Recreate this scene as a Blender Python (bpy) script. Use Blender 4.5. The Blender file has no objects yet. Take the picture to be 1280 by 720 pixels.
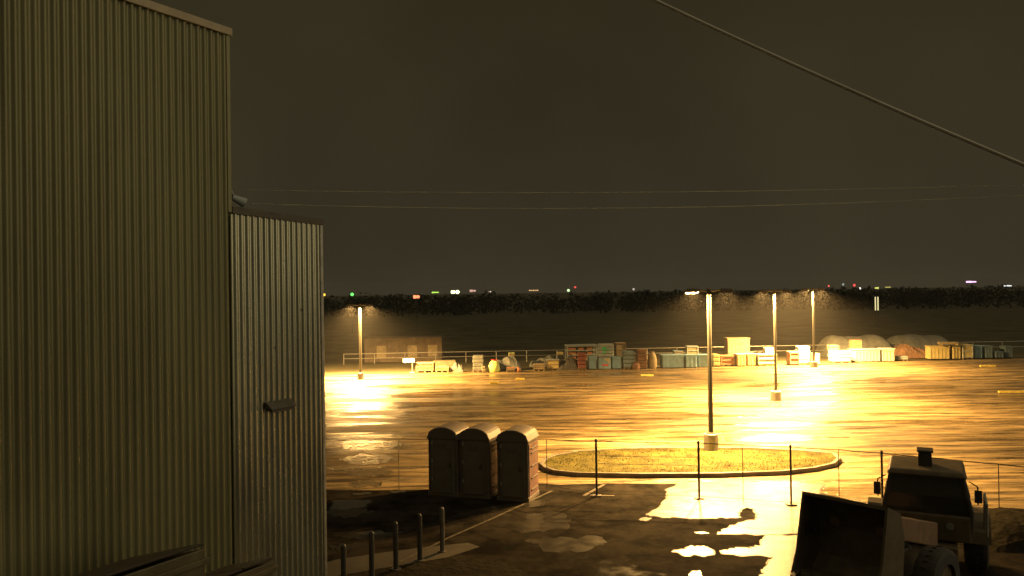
import bpy, math, random
from mathutils import Vector, Matrix
R = math.radians
random.seed(7)
sc = bpy.context.scene
# ------------------------------------------------------------------ camera
F, CAMZ = 1000.0, 6.7
PITCH, ROLL = math.atan(5.0 / F), R(0.80)
fwd = Vector((0, math.cos(PITCH), math.sin(PITCH)))
r0 = Vector((1, 0, 0)); u0 = r0.cross(fwd)
right = (r0 * math.cos(ROLL) - u0 * math.sin(ROLL)).normalized()
up = (u0 * math.cos(ROLL) + r0 * math.sin(ROLL)).normalized()
cam = bpy.data.cameras.new('camera'); co = bpy.data.objects.new('camera', cam)
sc.collection.objects.link(co)
cam.sensor_width = 36; cam.lens = 36 * F / 1280; cam.clip_end = 4000; cam.clip_start = 0.05
m = Matrix.Identity(4)
for i in range(3):
    m[i][0] = right[i]; m[i][1] = up[i]; m[i][2] = -fwd[i]
m[2][3] = CAMZ
co.matrix_world = m
sc.camera = co

def ray(px, py):
    return fwd + right * ((px - 640) / F) - up * ((py - 360) / F)
def at(px, py, z=0.0):
    """point of the plane z that this pixel of the photograph sees"""
    d = ray(px, py); t = (z - CAMZ) / d.z
    p = d * t; return Vector((p.x, p.y, z))
def pd(px, py, Y):
    """point at forward distance Y seen at this pixel"""
    d = ray(px, py); t = Y / d.y
    return Vector((d.x * t, Y, CAMZ + d.z * t))

# ------------------------------------------------------------------ world, sun, exposure
SUN_EL, SUN_AZ = R(20), R(104)          # added soft fill from the right, lifts foreground and metal walls
w = bpy.data.worlds.new('World'); sc.world = w; w.use_nodes = True
nt = w.node_tree; nt.nodes.clear()
out = nt.nodes.new('ShaderNodeOutputWorld')
sky = nt.nodes.new('ShaderNodeTexSky'); sky.sky_type = 'NISHITA'; sky.sun_disc = False
sky.sun_elevation = R(1); sky.sun_rotation = SUN_AZ; sky.air_density = 2; sky.dust_density = 5
b1 = nt.nodes.new('ShaderNodeBackground'); b1.inputs[1].default_value = 0.002
nt.links.new(sky.outputs[0], b1.inputs[0])
tc = nt.nodes.new('ShaderNodeTexCoord'); sp = nt.nodes.new('ShaderNodeSeparateXYZ')
nt.links.new(tc.outputs['Generated'], sp.inputs[0])
rmp = nt.nodes.new('ShaderNodeValToRGB')
rmp.color_ramp.elements[0].position = 0.0; rmp.color_ramp.elements[0].color = (.043, .035, .020, 1)
rmp.color_ramp.elements[1].position = 0.45; rmp.color_ramp.elements[1].color = (.024, .0190, .0075, 1)
e = rmp.color_ramp.elements.new(.70); e.color = (.17, .135, .070, 1)      # sky above the view, brightened as added fill for shaded objects
nt.links.new(sp.outputs[2], rmp.inputs[0])
ns = nt.nodes.new('ShaderNodeTexNoise'); ns.inputs['Scale'].default_value = 2.2; ns.inputs['Detail'].default_value = 5
nt.links.new(tc.outputs['Generated'], ns.inputs['Vector'])
mr = nt.nodes.new('ShaderNodeMapRange'); mr.inputs[3].default_value = .78; mr.inputs[4].default_value = 1.22
mr.inputs[1].default_value = .3; mr.inputs[2].default_value = .7
nt.links.new(ns.outputs[0], mr.inputs[0])
b2 = nt.nodes.new('ShaderNodeBackground')
nt.links.new(rmp.outputs[0], b2.inputs[0]); nt.links.new(mr.outputs[0], b2.inputs[1])
ad = nt.nodes.new('ShaderNodeAddShader')
nt.links.new(b1.outputs[0], ad.inputs[0]); nt.links.new(b2.outputs[0], ad.inputs[1]); nt.links.new(ad.outputs[0], out.inputs[0])
sl = bpy.data.lights.new('fill_sun', 'SUN'); sl.energy = 0.62; sl.angle = R(70); sl.color = (1, .80, .48)
so = bpy.data.objects.new('fill_sun', sl); sc.collection.objects.link(so)
so.rotation_euler = Vector((-math.sin(SUN_AZ) * math.cos(SUN_EL), -math.cos(SUN_AZ) * math.cos(SUN_EL), -math.sin(SUN_EL))).to_track_quat('-Z', 'Y').to_euler()
sc.view_settings.view_transform = 'Standard'; sc.view_settings.look = 'None'
sc.view_settings.exposure = 0; sc.view_settings.gamma = 1; sc.view_settings.use_curve_mapping = False
sc.render.engine = 'CYCLES'
cy = sc.cycles
cy.use_denoising = True; cy.max_bounces = 6; cy.diffuse_bounces = 2; cy.glossy_bounces = 3; cy.volume_bounces = 0
cy.sample_clamp_indirect = 2.0; cy.sample_clamp_direct = 0; cy.caustics_reflective = False; cy.caustics_refractive = False
LAMP = (1.0, .55, .16)
HEADS = dict(near=7500, middle=14000, far=17000, left=20000)
HAZE = 0.00025

# ------------------------------------------------------------------ materials
def mat(name, col, rough=.7, var=.25, scale=3.0, bump=0.0, bscale=20.0, metal=0.0, spec=.5, coat=0.0, tint=None, stretch=None, rvar=0.0):
    mt = bpy.data.materials.new(name); mt.use_nodes = True
    n = mt.node_tree.nodes; l = mt.node_tree.links
    b = n['Principled BSDF']
    tc = n.new('ShaderNodeTexCoord'); mp = n.new('ShaderNodeMapping')
    l.new(tc.outputs['Object'], mp.inputs[0])
    if stretch: mp.inputs['Scale'].default_value = stretch
    nz = n.new('ShaderNodeTexNoise'); nz.inputs['Scale'].default_value = scale; nz.inputs['Detail'].default_value = 6; nz.inputs['Roughness'].default_value = .62
    l.new(mp.outputs[0], nz.inputs['Vector'])
    cr = n.new('ShaderNodeValToRGB')
    lo = tuple(c * (1 - var) for c in col); hi = tuple(min(1, c * (1 + var)) for c in (tint or col))
    cr.color_ramp.elements[0].position = .3; cr.color_ramp.elements[0].color = (*lo, 1)
    cr.color_ramp.elements[1].position = .7; cr.color_ramp.elements[1].color = (*hi, 1)
    l.new(nz.outputs[0], cr.inputs[0]); l.new(cr.outputs[0], b.inputs['Base Color'])
    if rvar:
        r = n.new('ShaderNodeMapRange'); r.inputs[1].default_value = .3; r.inputs[2].default_value = .7
        r.inputs[3].default_value = max(.03, rough - rvar); r.inputs[4].default_value = min(1, rough + rvar)
        l.new(nz.outputs[0], r.inputs[0]); l.new(r.outputs[0], b.inputs['Roughness'])
    else: b.inputs['Roughness'].default_value = rough
    b.inputs['Metallic'].default_value = metal; b.inputs['Specular IOR Level'].default_value = spec
    b.inputs['Coat Weight'].default_value = coat
    if bump:
        n2 = n.new('ShaderNodeTexNoise'); n2.inputs['Scale'].default_value = bscale; n2.inputs['Detail'].default_value = 4
        l.new(mp.outputs[0], n2.inputs['Vector'])
        bp = n.new('ShaderNodeBump'); bp.inputs['Strength'].default_value = 1; bp.inputs['Distance'].default_value = bump
        l.new(n2.outputs[0], bp.inputs['Height']); l.new(bp.outputs[0], b.inputs['Normal'])
    return mt
def emis(name, col, s):
    mt = bpy.data.materials.new(name); mt.use_nodes = True
    b = mt.node_tree.nodes['Principled BSDF']
    b.inputs['Base Color'].default_value = (.3, .3, .3, 1)
    b.inputs['Emission Color'].default_value = (*col, 1); b.inputs['Emission Strength'].default_value = s
    return mt

def asphalt(name, base, r_lo, r_hi, thr, patch, fine, bumpd, wscale=(1, 1, 1), spec=.5, soft=.06):
    """worn asphalt: rough aggregate with smoother wet film in irregular patches"""
    mt = bpy.data.materials.new(name); mt.use_nodes = True
    n = mt.node_tree.nodes; l = mt.node_tree.links; b = n['Principled BSDF']
    tc = n.new('ShaderNodeTexCoord'); mp = n.new('ShaderNodeMapping'); mp.inputs['Scale'].default_value = wscale
    l.new(tc.outputs['Object'], mp.inputs[0])
    def noise(s, d=5, r=.6, dist=0):
        x = n.new('ShaderNodeTexNoise'); x.inputs['Scale'].default_value = s; x.inputs['Detail'].default_value = d
        x.inputs['Roughness'].default_value = r; x.inputs['Distortion'].default_value = dist
        l.new(mp.outputs[0], x.inputs['Vector']); return x.outputs[0]
    def rng(v, a, c, lo, hi, smooth=False):
        x = n.new('ShaderNodeMapRange'); x.inputs[1].default_value = a; x.inputs[2].default_value = c
        x.inputs[3].default_value = lo; x.inputs[4].default_value = hi
        if smooth: x.interpolation_type = 'SMOOTHSTEP'
        l.new(v, x.inputs[0]); return x.outputs[0]
    big = noise(patch, 7, .62, .6); sm = noise(fine, 4, .7)
    wet = rng(big, thr - soft, thr + soft, 0, 1, True)
    ro = rng(wet, 0, 1, r_hi, r_lo); 
    a = n.new('ShaderNodeMath'); a.operation = 'MULTIPLY_ADD'; l.new(sm, a.inputs[0]); a.inputs[1].default_value = .22
    sub = n.new('ShaderNodeMath'); sub.operation = 'SUBTRACT'; l.new(ro, sub.inputs[0]); sub.inputs[1].default_value = .11
    l.new(sub.outputs[0], a.inputs[2]); l.new(a.outputs[0], b.inputs['Roughness'])
    cr = n.new('ShaderNodeValToRGB')
    cr.color_ramp.elements[0].position = .40; cr.color_ramp.elements[0].color = (*[c * .25 for c in base], 1)
    cr.color_ramp.elements[1].position = .60; cr.color_ramp.elements[1].color = (*[c * 1.7 for c in base], 1)
    l.new(noise(patch * 3.1, 8, .7), cr.inputs[0])
    l.new(cr.outputs[0], b.inputs['Base Color'])
    l.new(rng(wet, 0, 1, spec * .35, spec), b.inputs['Specular IOR Level'])
    # undulation + aggregate
    bp = n.new('ShaderNodeBump'); bp.inputs['Strength'].default_value = 1; bp.inputs['Distance'].default_value = bumpd
    l.new(noise(fine * .5, 6, .65), bp.inputs['Height'])
    bq = n.new('ShaderNodeBump'); bq.inputs['Strength'].default_value = .6; bq.inputs['Distance'].default_value = bumpd * 2.5
    l.new(noise(patch * 2.2, 3, .5), bq.inputs['Height']); l.new(bp.outputs[0], bq.inputs['Normal'])
    l.new(bq.outputs[0], b.inputs['Normal'])
    return mt

M = {}
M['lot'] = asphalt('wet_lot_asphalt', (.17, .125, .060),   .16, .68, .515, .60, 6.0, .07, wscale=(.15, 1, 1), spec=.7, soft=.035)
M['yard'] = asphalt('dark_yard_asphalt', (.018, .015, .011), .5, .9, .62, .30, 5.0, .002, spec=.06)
M['field'] = mat('dark_field', (.07, .065, .038), .95, .5, .2, .05, 2.0, spec=.1)
M['conc'] = mat('concrete', (.32, .30, .26), .75, .3, 4, .004, 30)
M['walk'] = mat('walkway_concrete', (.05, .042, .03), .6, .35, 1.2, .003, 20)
M['kerb'] = mat('kerb_concrete', (.10, .09, .075), .6, .4, 2, .004, 20)
M['grass'] = mat('island_turf', (.055, .048, .012), .9, .6, 1.5, .03, 14, spec=.1)
M['paint'] = mat('worn_line_paint', (.085, .072, .05), .5, .6, 6)
M['ypaint'] = mat('worn_yellow_paint', (.72, .58, .12), .5, .3, 6)
M['wall'] = mat('corrugated_sheet', (.22, .215, .115), .40, .3, .5, .0008, 8, metal=.3, stretch=(1, 1, .25), rvar=.1)
M['trim'] = mat('pale_trim', (.42, .36, .24), .5, .2, 2)
M['dtrim'] = mat('dark_trim', (.09, .085, .07), .6, .3, 3)
M['low_wall'] = mat('brightened_sheet', (.50, .50, .37), .27, .25, .5, .0006, 8, metal=.8, stretch=(1, 1, .25), rvar=.08)  # same cladding as tall wall; its brighter lighting is put into colour and metal
M['roof'] = mat('roof_sheet', (.14, .13, .10), .6, .3, 1)
M['galv'] = mat('galvanised_steel', (.42, .42, .38), .42, .25, 5, metal=.7)
M['pole'] = mat('bronze_pole_paint', (.03, .03, .025), .5, .2, 4, spec=.2)
M['head'] = mat('lamp_housing', (.12, .11, .10), .45, .2, 4, metal=.5)
M['dark'] = mat('dark_steel', (.035, .032, .026), .6, .3, 4)
M['wood'] = mat('pallet_wood', (.20, .15, .09), .8, .45, 3, .006, 30, stretch=(1, 1, 5))
M['pale'] = mat('pale_wrap', (.32, .38, .38), .4, .2, 4, .01, 8)
M['white'] = mat('white_sheet', (.34, .40, .40), .45, .12, 3)
M['tan'] = mat('tan_board', (.26, .22, .14), .7, .3, 3)
M['orange'] = mat('orange_clay', (.36, .16, .08), .6, .3, 4)
M['red'] = mat('dark_red', (.16, .05, .04), .6, .3, 4)
M['bred'] = mat('bright_red', (.6, .04, .04), .5, .2, 4)
M['blue'] = mat('blue_grey_plastic', (.20, .36, .48), .5, .2, 3)
M['dblue'] = mat('dim_blue_grey', (.10, .16, .20), .6, .25, 3)
M['grey'] = mat('grey_tarp', (.12, .13, .12), .55, .35, 2, .03, 4)
M['dtarp'] = mat('dark_tarp', (.045, .045, .04), .55, .35, 2, .03, 4)
M['green'] = mat('green_mark', (.05, .55, .20), .5, .2, 5)
M['yellow'] = mat('yellow_bin', (.42, .36, .16), .5, .2, 4)
M['lime'] = mat('lime_bag', (.50, .62, .22), .6, .2, 4, .01, 10)
M['dirt'] = mat('brown_dirt', (.15, .085, .05), .95, .5, 2, .06, 5)
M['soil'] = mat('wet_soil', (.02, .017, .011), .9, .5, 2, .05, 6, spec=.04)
M['rust'] = mat('brown_container', (.10, .075, .05), .6, .4, 2)
M['toilet'] = mat('toilet_plastic', (.10, .09, .078), .42, .2, 3, .001, 30)
M['door'] = mat('toilet_door_plastic', (.12, .112, .095), .40, .2, 3)
M['side'] = mat('toilet_side_plastic', (.17, .09, .085), .45, .2, 3)
M['troof'] = mat('toilet_roof_plastic', (.12, .10, .085), .5, .2, 3)
M['loader'] = mat('loader_paint', (.11, .085, .05), .5, .35, 4)
M['arm'] = mat('loader_arm_paint', (.24, .15, .09), .55, .3, 4)
M['glass'] = mat('cab_glass', (.035, .035, .03), .12, .1, 4)
M['tyre'] = mat('tyre_rubber', (.045, .042, .04), .85, .3, 6)
M['bin'] = mat('dumpster_paint', (.11, .09, .045), .5, .35, 3)
M['lid'] = mat('dumpster_lid', (.04, .03, .022), .5, .3, 3)
M['foliage'] = mat('far_foliage', (.022, .024, .013), 1.0, .5, .4, spec=0)
M['wire'] = mat('wire_metal', (.16, .25, .34), .6, .2, 2)
M['cable'] = mat('cable_sheath', (.62, .60, .55), .6, .2, 2)
M['water'] = mat('puddle_water', (.03, .027, .02), .38, .1, 2, .006, 7, rvar=.08, spec=1.0)
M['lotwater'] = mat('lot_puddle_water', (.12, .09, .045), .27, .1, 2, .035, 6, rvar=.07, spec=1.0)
M['margin'] = mat('damp_asphalt', (.02, .017, .012), .5, .3, 3, .004, 30, rvar=.15, spec=.35)
M['damp'] = mat('damp_film', (.02, .017, .012), .42, .3, 2, .004, 9, rvar=.1, spec=.14)
M['lens'] = emis('lamp_lens', (1, .72, .32), 5)

# ------------------------------------------------------------------ mesh helpers
class MB:
    def __init__(s): s.v = []; s.f = []
    def add(s, vs, fs):
        o = len(s.v); s.v += [Vector(v) for v in vs]; s.f += [[i + o for i in f] for f in fs]; return s
    def box(s, c, d, rz=0, mx=None, taper=1.0):
        hx, hy, hz = d[0] / 2, d[1] / 2, d[2] / 2
        vs = [(x * (taper if z > 0 else 1), y * (taper if z > 0 else 1), z) for z in (-hz, hz) for x, y in ((-hx, -hy), (hx, -hy), (hx, hy), (-hx, hy))]
        q = Matrix.Translation(c) @ Matrix.Rotation(rz, 4, 'Z')
        if mx is not None: q = q @ mx
        return s.add([q @ Vector(v) for v in vs], [(3, 2, 1, 0), (4, 5, 6, 7), (0, 1, 5, 4), (1, 2, 6, 5), (2, 3, 7, 6), (3, 0, 4, 7)])
    def tube(s, a, b, r1, r2=None, n=12):
        a = Vector(a); b = Vector(b); r2 = r1 if r2 is None else r2
        d = (b - a).normalized(); u = d.orthogonal().normalized(); v = d.cross(u)
        ring = lambda c, r: [c + (u * math.cos(t) + v * math.sin(t)) * r for t in [2 * math.pi * i / n for i in range(n)]]
        vs = ring(a, r1) + ring(b, r2)
        fs = [(i, (i + 1) % n, n + (i + 1) % n, n + i) for i in range(n)] + [tuple(range(n))[::-1], tuple(range(n, 2 * n))]
        return s.add(vs, fs)
    def prism(s, pts, d):
        """pts: closed outline (3D), extruded by vector d"""
        n = len(pts); d = Vector(d); vs = [Vector(p) for p in pts]; vs += [p + d for p in vs]
        fs = [tuple(range(n))[::-1], tuple(range(n, 2 * n))] + [(i, (i + 1) % n, n + (i + 1) % n, n + i) for i in range(n)]
        return s.add(vs, fs)
    def path(s, pts, r, n=8):
        for a, b in zip(pts[:-1], pts[1:]): s.tube(a, b, r, r, n)
        return s
    def build(s, name, m, parent=None, bevel=0, smooth=False, seg=2):
        me = bpy.data.meshes.new(name); me.from_pydata([tuple(v) for v in s.v], [], [tuple(f) for f in s.f]); me.update()
        import bmesh
        bm = bmesh.new(); bm.from_mesh(me); bmesh.ops.recalc_face_normals(bm, faces=bm.faces[:]); bm.to_mesh(me); bm.free()
        me.materials.append(m if not isinstance(m, str) else M[m])
        o = bpy.data.objects.new(name, me); sc.collection.objects.link(o)
        if parent is not None: o.parent = parent
        if bevel:
            bv = o.modifiers.new('bevel', 'BEVEL'); bv.width = bevel; bv.segments = seg; bv.limit_method = 'ANGLE'
        if smooth:
            for p in me.polygons: p.use_smooth = True
        return o
def tag(o, label=None, cat=None, group=None, kind=None):
    if label: o['label'] = label
    if cat: o['category'] = cat
    if group: o['group'] = group
    if kind: o['kind'] = kind
    return o
def thing(name, label, cat, loc=(0, 0, 0), rz=0, group=None):
    o = bpy.data.objects.new(name, None); sc.collection.objects.link(o); o.empty_display_size = .2
    o.location = loc; o.rotation_euler = (0, 0, rz)
    return tag(o, label, cat, group)
def sheet(name, pts, m, z, kind='structure'):
    b = MB(); b.add([(p[0], p[1], z) for p in pts], [tuple(range(len(pts)))])
    o = b.build(name, m); return tag(o, kind=kind)

# ------------------------------------------------------------------ the setting
def structure(o): return tag(o, kind='structure')
sheet('ground', [(-2500, -60), (2500, -60), (2500, 3500), (-2500, 3500)], 'field', -.06)
fl, fr = at(403, 469), at(1280, 448)
dr = (fr - fl).normalized()
A, B_ = fl - dr * 60, fr + dr * 30
lot = MB()
lot.prism([(A.x, A.y, -.05), (B_.x, B_.y, -.05), (B_.x + 10, -10, -.05), (A.x - 10, -10, -.05)], (0, 0, .05))
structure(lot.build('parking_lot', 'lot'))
yp = [at(x, y) for x, y in ((200, 616), (403, 612.5), (470, 613), (535, 612), (610, 610), (672, 604.5), (700, 606), (760, 604), (830, 605), (880, 603.5), (960, 606), (1010, 612), (1100, 634), (1180, 640), (1300, 652), (1500, 668))]
yp = [(p.x, p.y) for p in yp] + [(22, -8), (-20, -8), (-20, 20)]
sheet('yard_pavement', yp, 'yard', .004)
# walkway strip by the bollards, kerbed
wk = [at(x, y) for x, y in ((380, 712), (420, 700), (480, 691), (535, 684), (585, 679), (600, 684), (560, 697), (520, 704), (470, 712), (400, 724))]
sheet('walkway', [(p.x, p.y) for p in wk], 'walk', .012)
# dark planting ground nearest the camera at the lower left
gk = [at(x, y) for x, y in ((300, 735), (400, 724), (470, 712), (520, 704), (575, 694), (640, 705), (690, 740), (690, 800), (300, 800))]
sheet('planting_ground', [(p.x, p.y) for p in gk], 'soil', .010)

def sgn(P):
    return 1 if sum(P[i - 1].x * P[i].y - P[i].x * P[i - 1].y for i in range(len(P))) > 0 else -1
def puddle(pts, m='water', z=.009, jit=.05, sub=5):
    P = [at(x, y) for x, y in pts]; o = []
    for i, a in enumerate(P):
        b = P[(i + 1) % len(P)]
        for k in range(sub):
            q = a.lerp(b, k / sub)
            if k: q += Vector((random.uniform(-jit, jit), random.uniform(-jit, jit) * 2, 0))
            o.append((q.x, q.y))
    if m == 'water' and len(pts) > 5:      # damp margin soaking into the asphalt round the water
        c = sum((Vector(p) for p in o), Vector((0, 0))) / len(o); mg = []
        for i, p in enumerate(o):
            a, b = Vector(o[i - 1]), Vector(o[(i + 1) % len(o)]); t_ = (b - a).normalized(); nr = Vector((t_.y, -t_.x))
            q = Vector(p) + nr * .03 * sgn(P) * (1 + random.random() * 1.6); mg.append((q.x, q.y))
        sheet('damp_margin', mg, 'margin', z - .0025)
    return sheet('puddle', o, m, z)
puddle([(853, 603.5), (920, 602.5), (985, 602), (1030, 606), (1022, 618), (1006, 630), (1001, 648), (999, 667), (955, 668.5), (897, 668), (908, 661), (930, 653), (946, 650), (948, 643), (941, 636), (930, 635),
        (921, 641), (925, 646.5), (895, 647.5), (850, 647), (812, 645), (811, 642), (826, 634), (832, 625), (836, 619), (833, 613)])
puddle([(899, 693), (914, 686), (940, 686.5), (952, 681), (953, 675), (957, 669.5), (1000, 669.5), (999, 700), (998, 726), (950, 728), (955, 716), (960, 706), (968, 696), (940, 694.5)])
puddle([(841, 690), (850, 688), (862, 683.5), (880, 682.5), (888, 687), (891, 693.5), (862, 695)])
puddle([(860, 719), (866, 714), (876, 714), (878, 720), (868, 728)], jit=.02)
puddle([(797, 650), (806, 646.5), (815, 648), (808, 652)], jit=.02)
puddle([(868, 666), (880, 664.5), (887, 667), (876, 668)], jit=.02)
for pts in (((600, 644), (640, 640), (700, 641), (714, 652), (712, 663), (660, 666), (625, 660)), ((655, 676), (700, 671), (754, 672), (756, 682), (730, 690), (690, 690)),
            ((560, 646), (600, 636), (660, 628), (690, 620), (680, 632), (620, 641)),
            ((405, 640), (450, 634), (470, 640), (430, 648)), ((425, 671), (470, 663), (505, 665), (470, 675)), ((405, 684), (440, 680), (470, 682), (430, 688))):
    puddle(pts, 'damp', .008, .09)
puddle([(416, 627), (440, 625), (464, 625), (458, 633), (436, 637), (412, 638)], jit=.06)
puddle([(440, 617), (462, 615.5), (464, 618), (444, 619)], jit=.03)
puddle([(485, 614), (505, 612.5), (508, 615), (490, 616)], jit=.03)
puddle([(440, 667), (460, 664), (480, 665), (484, 668), (460, 669)], jit=.03)

for pts in (((418, 556), (440, 549), (478, 550), (506, 555), (486, 561), (440, 563)), ((424, 573), (452, 567), (490, 569), (500, 576), (470, 581), (436, 580)),
            ((430, 589), (446, 584), (482, 585), (492, 591), (466, 597), (436, 595)), ((434, 604), (452, 600.5), (480, 602), (474, 608), (446, 609))):
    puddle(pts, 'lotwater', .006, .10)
def strip(name, pts, wd, m, z, kind='structure'):
    P = [Vector((p.x, p.y, 0)) for p in pts]; L = []; Rr = []
    for i, p in enumerate(P):
        d = (P[min(i + 1, len(P) - 1)] - P[max(i - 1, 0)]).normalized(); nrm = Vector((-d.y, d.x, 0)) * wd / 2
        L.append(p + nrm); Rr.append(p - nrm)
    b = MB(); n = len(P)
    b.add([(p.x, p.y, z) for p in L + Rr], [(i, i + 1, n + i + 1, n + i) for i in range(n - 1)])
    return tag(b.build(name, m), kind=kind)
strip('painted_line', [at(500, 703), at(560, 673), at(615, 649), at(690, 614)], .09, 'paint', .016)
strip('painted_line', [at(730, 620), at(755, 606)], .12, 'paint', .016)
strip('painted_line', [at(738, 619.5), at(768, 620)], .10, 'paint', .016)
# stall lines across the far lot
for px0, py0, px1, py1 in ((560, 520, 700, 482), (640, 520, 760, 484), (735, 520, 830, 486), (1090, 520, 1140, 486), (1170, 520, 1200, 486), (1250, 520, 1262, 486), (500, 500, 590, 478), (700, 500, 560, 500), (1080, 505, 1280, 505))[1:2]:
    strip('painted_line', [at(px0, py0), at(px1, py1)], .13, 'paint', .004)

# grass island with kerb
front = [(674, 584), (680, 589), (692, 593), (720, 596), (800, 597.5), (900, 597), (980, 594), (1020, 589.5), (1044, 584), (1052, 577)]
back = [(1045, 571), (1000, 567), (940, 564), (860, 563), (780, 564.5), (720, 568), (690, 573), (678, 578)]
isl = [at(x, y) for x, y in front + back]
cen = sum(isl, Vector()) / len(isl)
kerb = MB(); n = len(isl)
inn = [cen + (p - cen) * (1 - .17 / (p - cen).length) for p in isl]
for (zo) in (0,):
    vs = [(p.x, p.y, -.01) for p in isl] + [(p.x, p.y, .16) for p in isl] + [(p.x, p.y, .16) for p in inn] + [(p.x, p.y, .0) for p in inn]
    fs = []
    for i in range(n):
        j = (i + 1) % n
        fs += [(i, j, n + j, n + i), (n + i, n + j, 2 * n + j, 2 * n + i), (2 * n + i, 2 * n + j, 3 * n + j, 3 * n + i)]
    kerb.add(vs, fs)
structure(kerb.build('kerb', 'kerb', bevel=.015))
sheet('island_ground', [(p.x, p.y) for p in inn], 'grass', .13)
# grass blades on the island
gb = MB()
def inside(x, y):
    c = False; j = n - 1
    for i in range(n):
        a, b = inn[i], inn[j]
        if (a.y > y) != (b.y > y) and x < (b.x - a.x) * (y - a.y) / (b.y - a.y) + a.x: c = not c
        j = i
    return c
x0, x1 = min(p.x for p in inn), max(p.x for p in inn); y0, y1 = min(p.y for p in inn), max(p.y for p in inn)
k = 0
while k < 5000:
    x, y = random.uniform(x0, x1), random.uniform(y0, y1)
    if not inside(x, y): continue
    if random.random() < .4 + .4 * math.sin(x * 1.3) * math.sin(y * 1.7 + x): continue
    k += 1; h = random.uniform(.02, .06); a = random.uniform(0, 6.28); dx, dy = math.cos(a) * .012, math.sin(a) * .012
    lx, ly = random.uniform(-.04, .04), random.uniform(-.04, .04)
    gb.add([(x - dx, y - dy, .13), (x + dx, y + dy, .13), (x + lx, y + ly, .13 + h)], [(0, 1, 2)])
tag(gb.build('grass', 'grass'), 'short rough grass growing on the kerbed island', 'grass', kind='stuff')

# far low wood: many leaf-sized faces in uneven crowns, one mass
wood = MB()
for i in range(380):
    Y = random.uniform(235, 330); X = random.uniform(-.72, .72) * Y
    H = random.triangular(3.8, 7.6, 5.6); rad = random.uniform(3.5, 8)
    wood.tube((X, Y, 0), (X, Y, H * .5), .25, .12, 5)
    for j in range(75):
        a = random.uniform(0, 6.28); zz = random.uniform(.05, 1); rr = rad * math.sqrt(max(.05, 1 - (zz - .45) ** 2 * 2.6)) * random.uniform(.3, 1)
        c = Vector((X + math.cos(a) * rr, Y + math.sin(a) * rr, H * zz * random.uniform(.9, 1.0)))
        s_ = random.uniform(.35, .9)
        e1 = Vector((random.gauss(0, 1), random.gauss(0, 1), random.gauss(0, .6))).normalized() * s_; e2 = Vector((random.gauss(0, 1), random.gauss(0, 1), random.gauss(0, 1))).normalized() * s_ * .6
        wood.add([c - e1, c - e2, c + e1, c + e2], [(0, 1, 2, 3)])
tag(wood.build('woodland', 'foliage'), 'low dark wood beyond the lot on the horizon', 'woodland', kind='stuff')

# ------------------------------------------------------------------ corrugated metal building
TH = math.atan(590 / F)
wd_ = Vector((math.sin(TH), math.cos(TH), 0)); wn = Vector((math.cos(TH), -math.sin(TH), 0))   # along the wall (away), outward normal
C0 = pd(403.5, 500, 18.0); C0.z = 0
bld = thing('metal_building', 'tall corrugated metal building with lower end section filling the left side', 'building', C0)
def wp(t, z, out_=0): return -wd_ * t + wn * out_ + Vector((0, 0, z))
def corr(t0, t1, ztop, pitch=.152, dep=.045):
    b = MB(); t = t0; prof = []
    while t < t1:
        for q in range(8):
            prof.append((min(t1, t + q / 8 * pitch), dep * max(0, .5 - .62 * math.cos(6.2832 * q / 8)) ** .8))
        t += pitch
    prof.append((t1, 0))
    nn = len(prof); rows = [0, ztop(0) * .33, ztop(0) * .66, None]
    vs = []
    for r_ in rows:
        for (tt, oo) in prof: vs.append(wp(tt, ztop(tt) if r_ is None else r_, oo))
    fs = [(r_ * nn + i, r_ * nn + i + 1, (r_ + 1) * nn + i + 1, (r_ + 1) * nn + i) for r_ in range(3) for i in range(nn - 1)]
    return b.add(vs, fs)
TS = 2.53
lowtop = lambda t: 8.28 + .03 * t
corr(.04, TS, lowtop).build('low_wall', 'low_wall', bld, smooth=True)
corr(TS + .02, 16, lambda t: 11.86).build('tall_wall', 'wall', bld, smooth=True)
bx = MB()   # shells behind the sheeting
def slab(t0, t1, z0, z1, o0, o1): 
    return [wp(t0, z0, o0), wp(t1, z0, o0), wp(t1, z0, o1), wp(t0, z0, o1)], (0, 0, z1 - z0)
bx.prism(*slab(.0, TS, 0, 8.2, -.04, -9)); bx.prism(*slab(TS, 16, 0, 11.8, -.04, -9))
bx.build('building_core', 'roof', bld)
ct = MB(); ct.prism(*slab(-.03, .05, 0, 8.28, -.06, .045)); ct.build('corner_trim', 'galv', bld, bevel=.01)
ct = MB(); ct.prism(*slab(TS - .03, TS + .06, 8.35, 11.86, -.06, .05)); ct.build('corner_trim', 'wall', bld, bevel=.01)
rt = MB(); rt.prism([wp(-.05, 8.26, -.1), wp(-.05, 8.26, .07), wp(TS - .03, 8.33, .07), wp(TS - .03, 8.33, -.1)], (0, 0, .14)); rt.build('roof_trim', 'dtrim', bld, bevel=.01)
rt = MB(); rt.prism(*slab(TS - .06, 16, 11.85, 12.0, -.1, .09)); rt.build('roof_trim', 'trim', bld, bevel=.01)
rf = MB(); rf.prism(*slab(.1, TS - .04, 8.2, 8.3, -.1, -9)); rf.prism(*slab(TS, 16, 11.8, 11.95, -.12, -9)); rf.build('roof', 'roof', bld)
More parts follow.
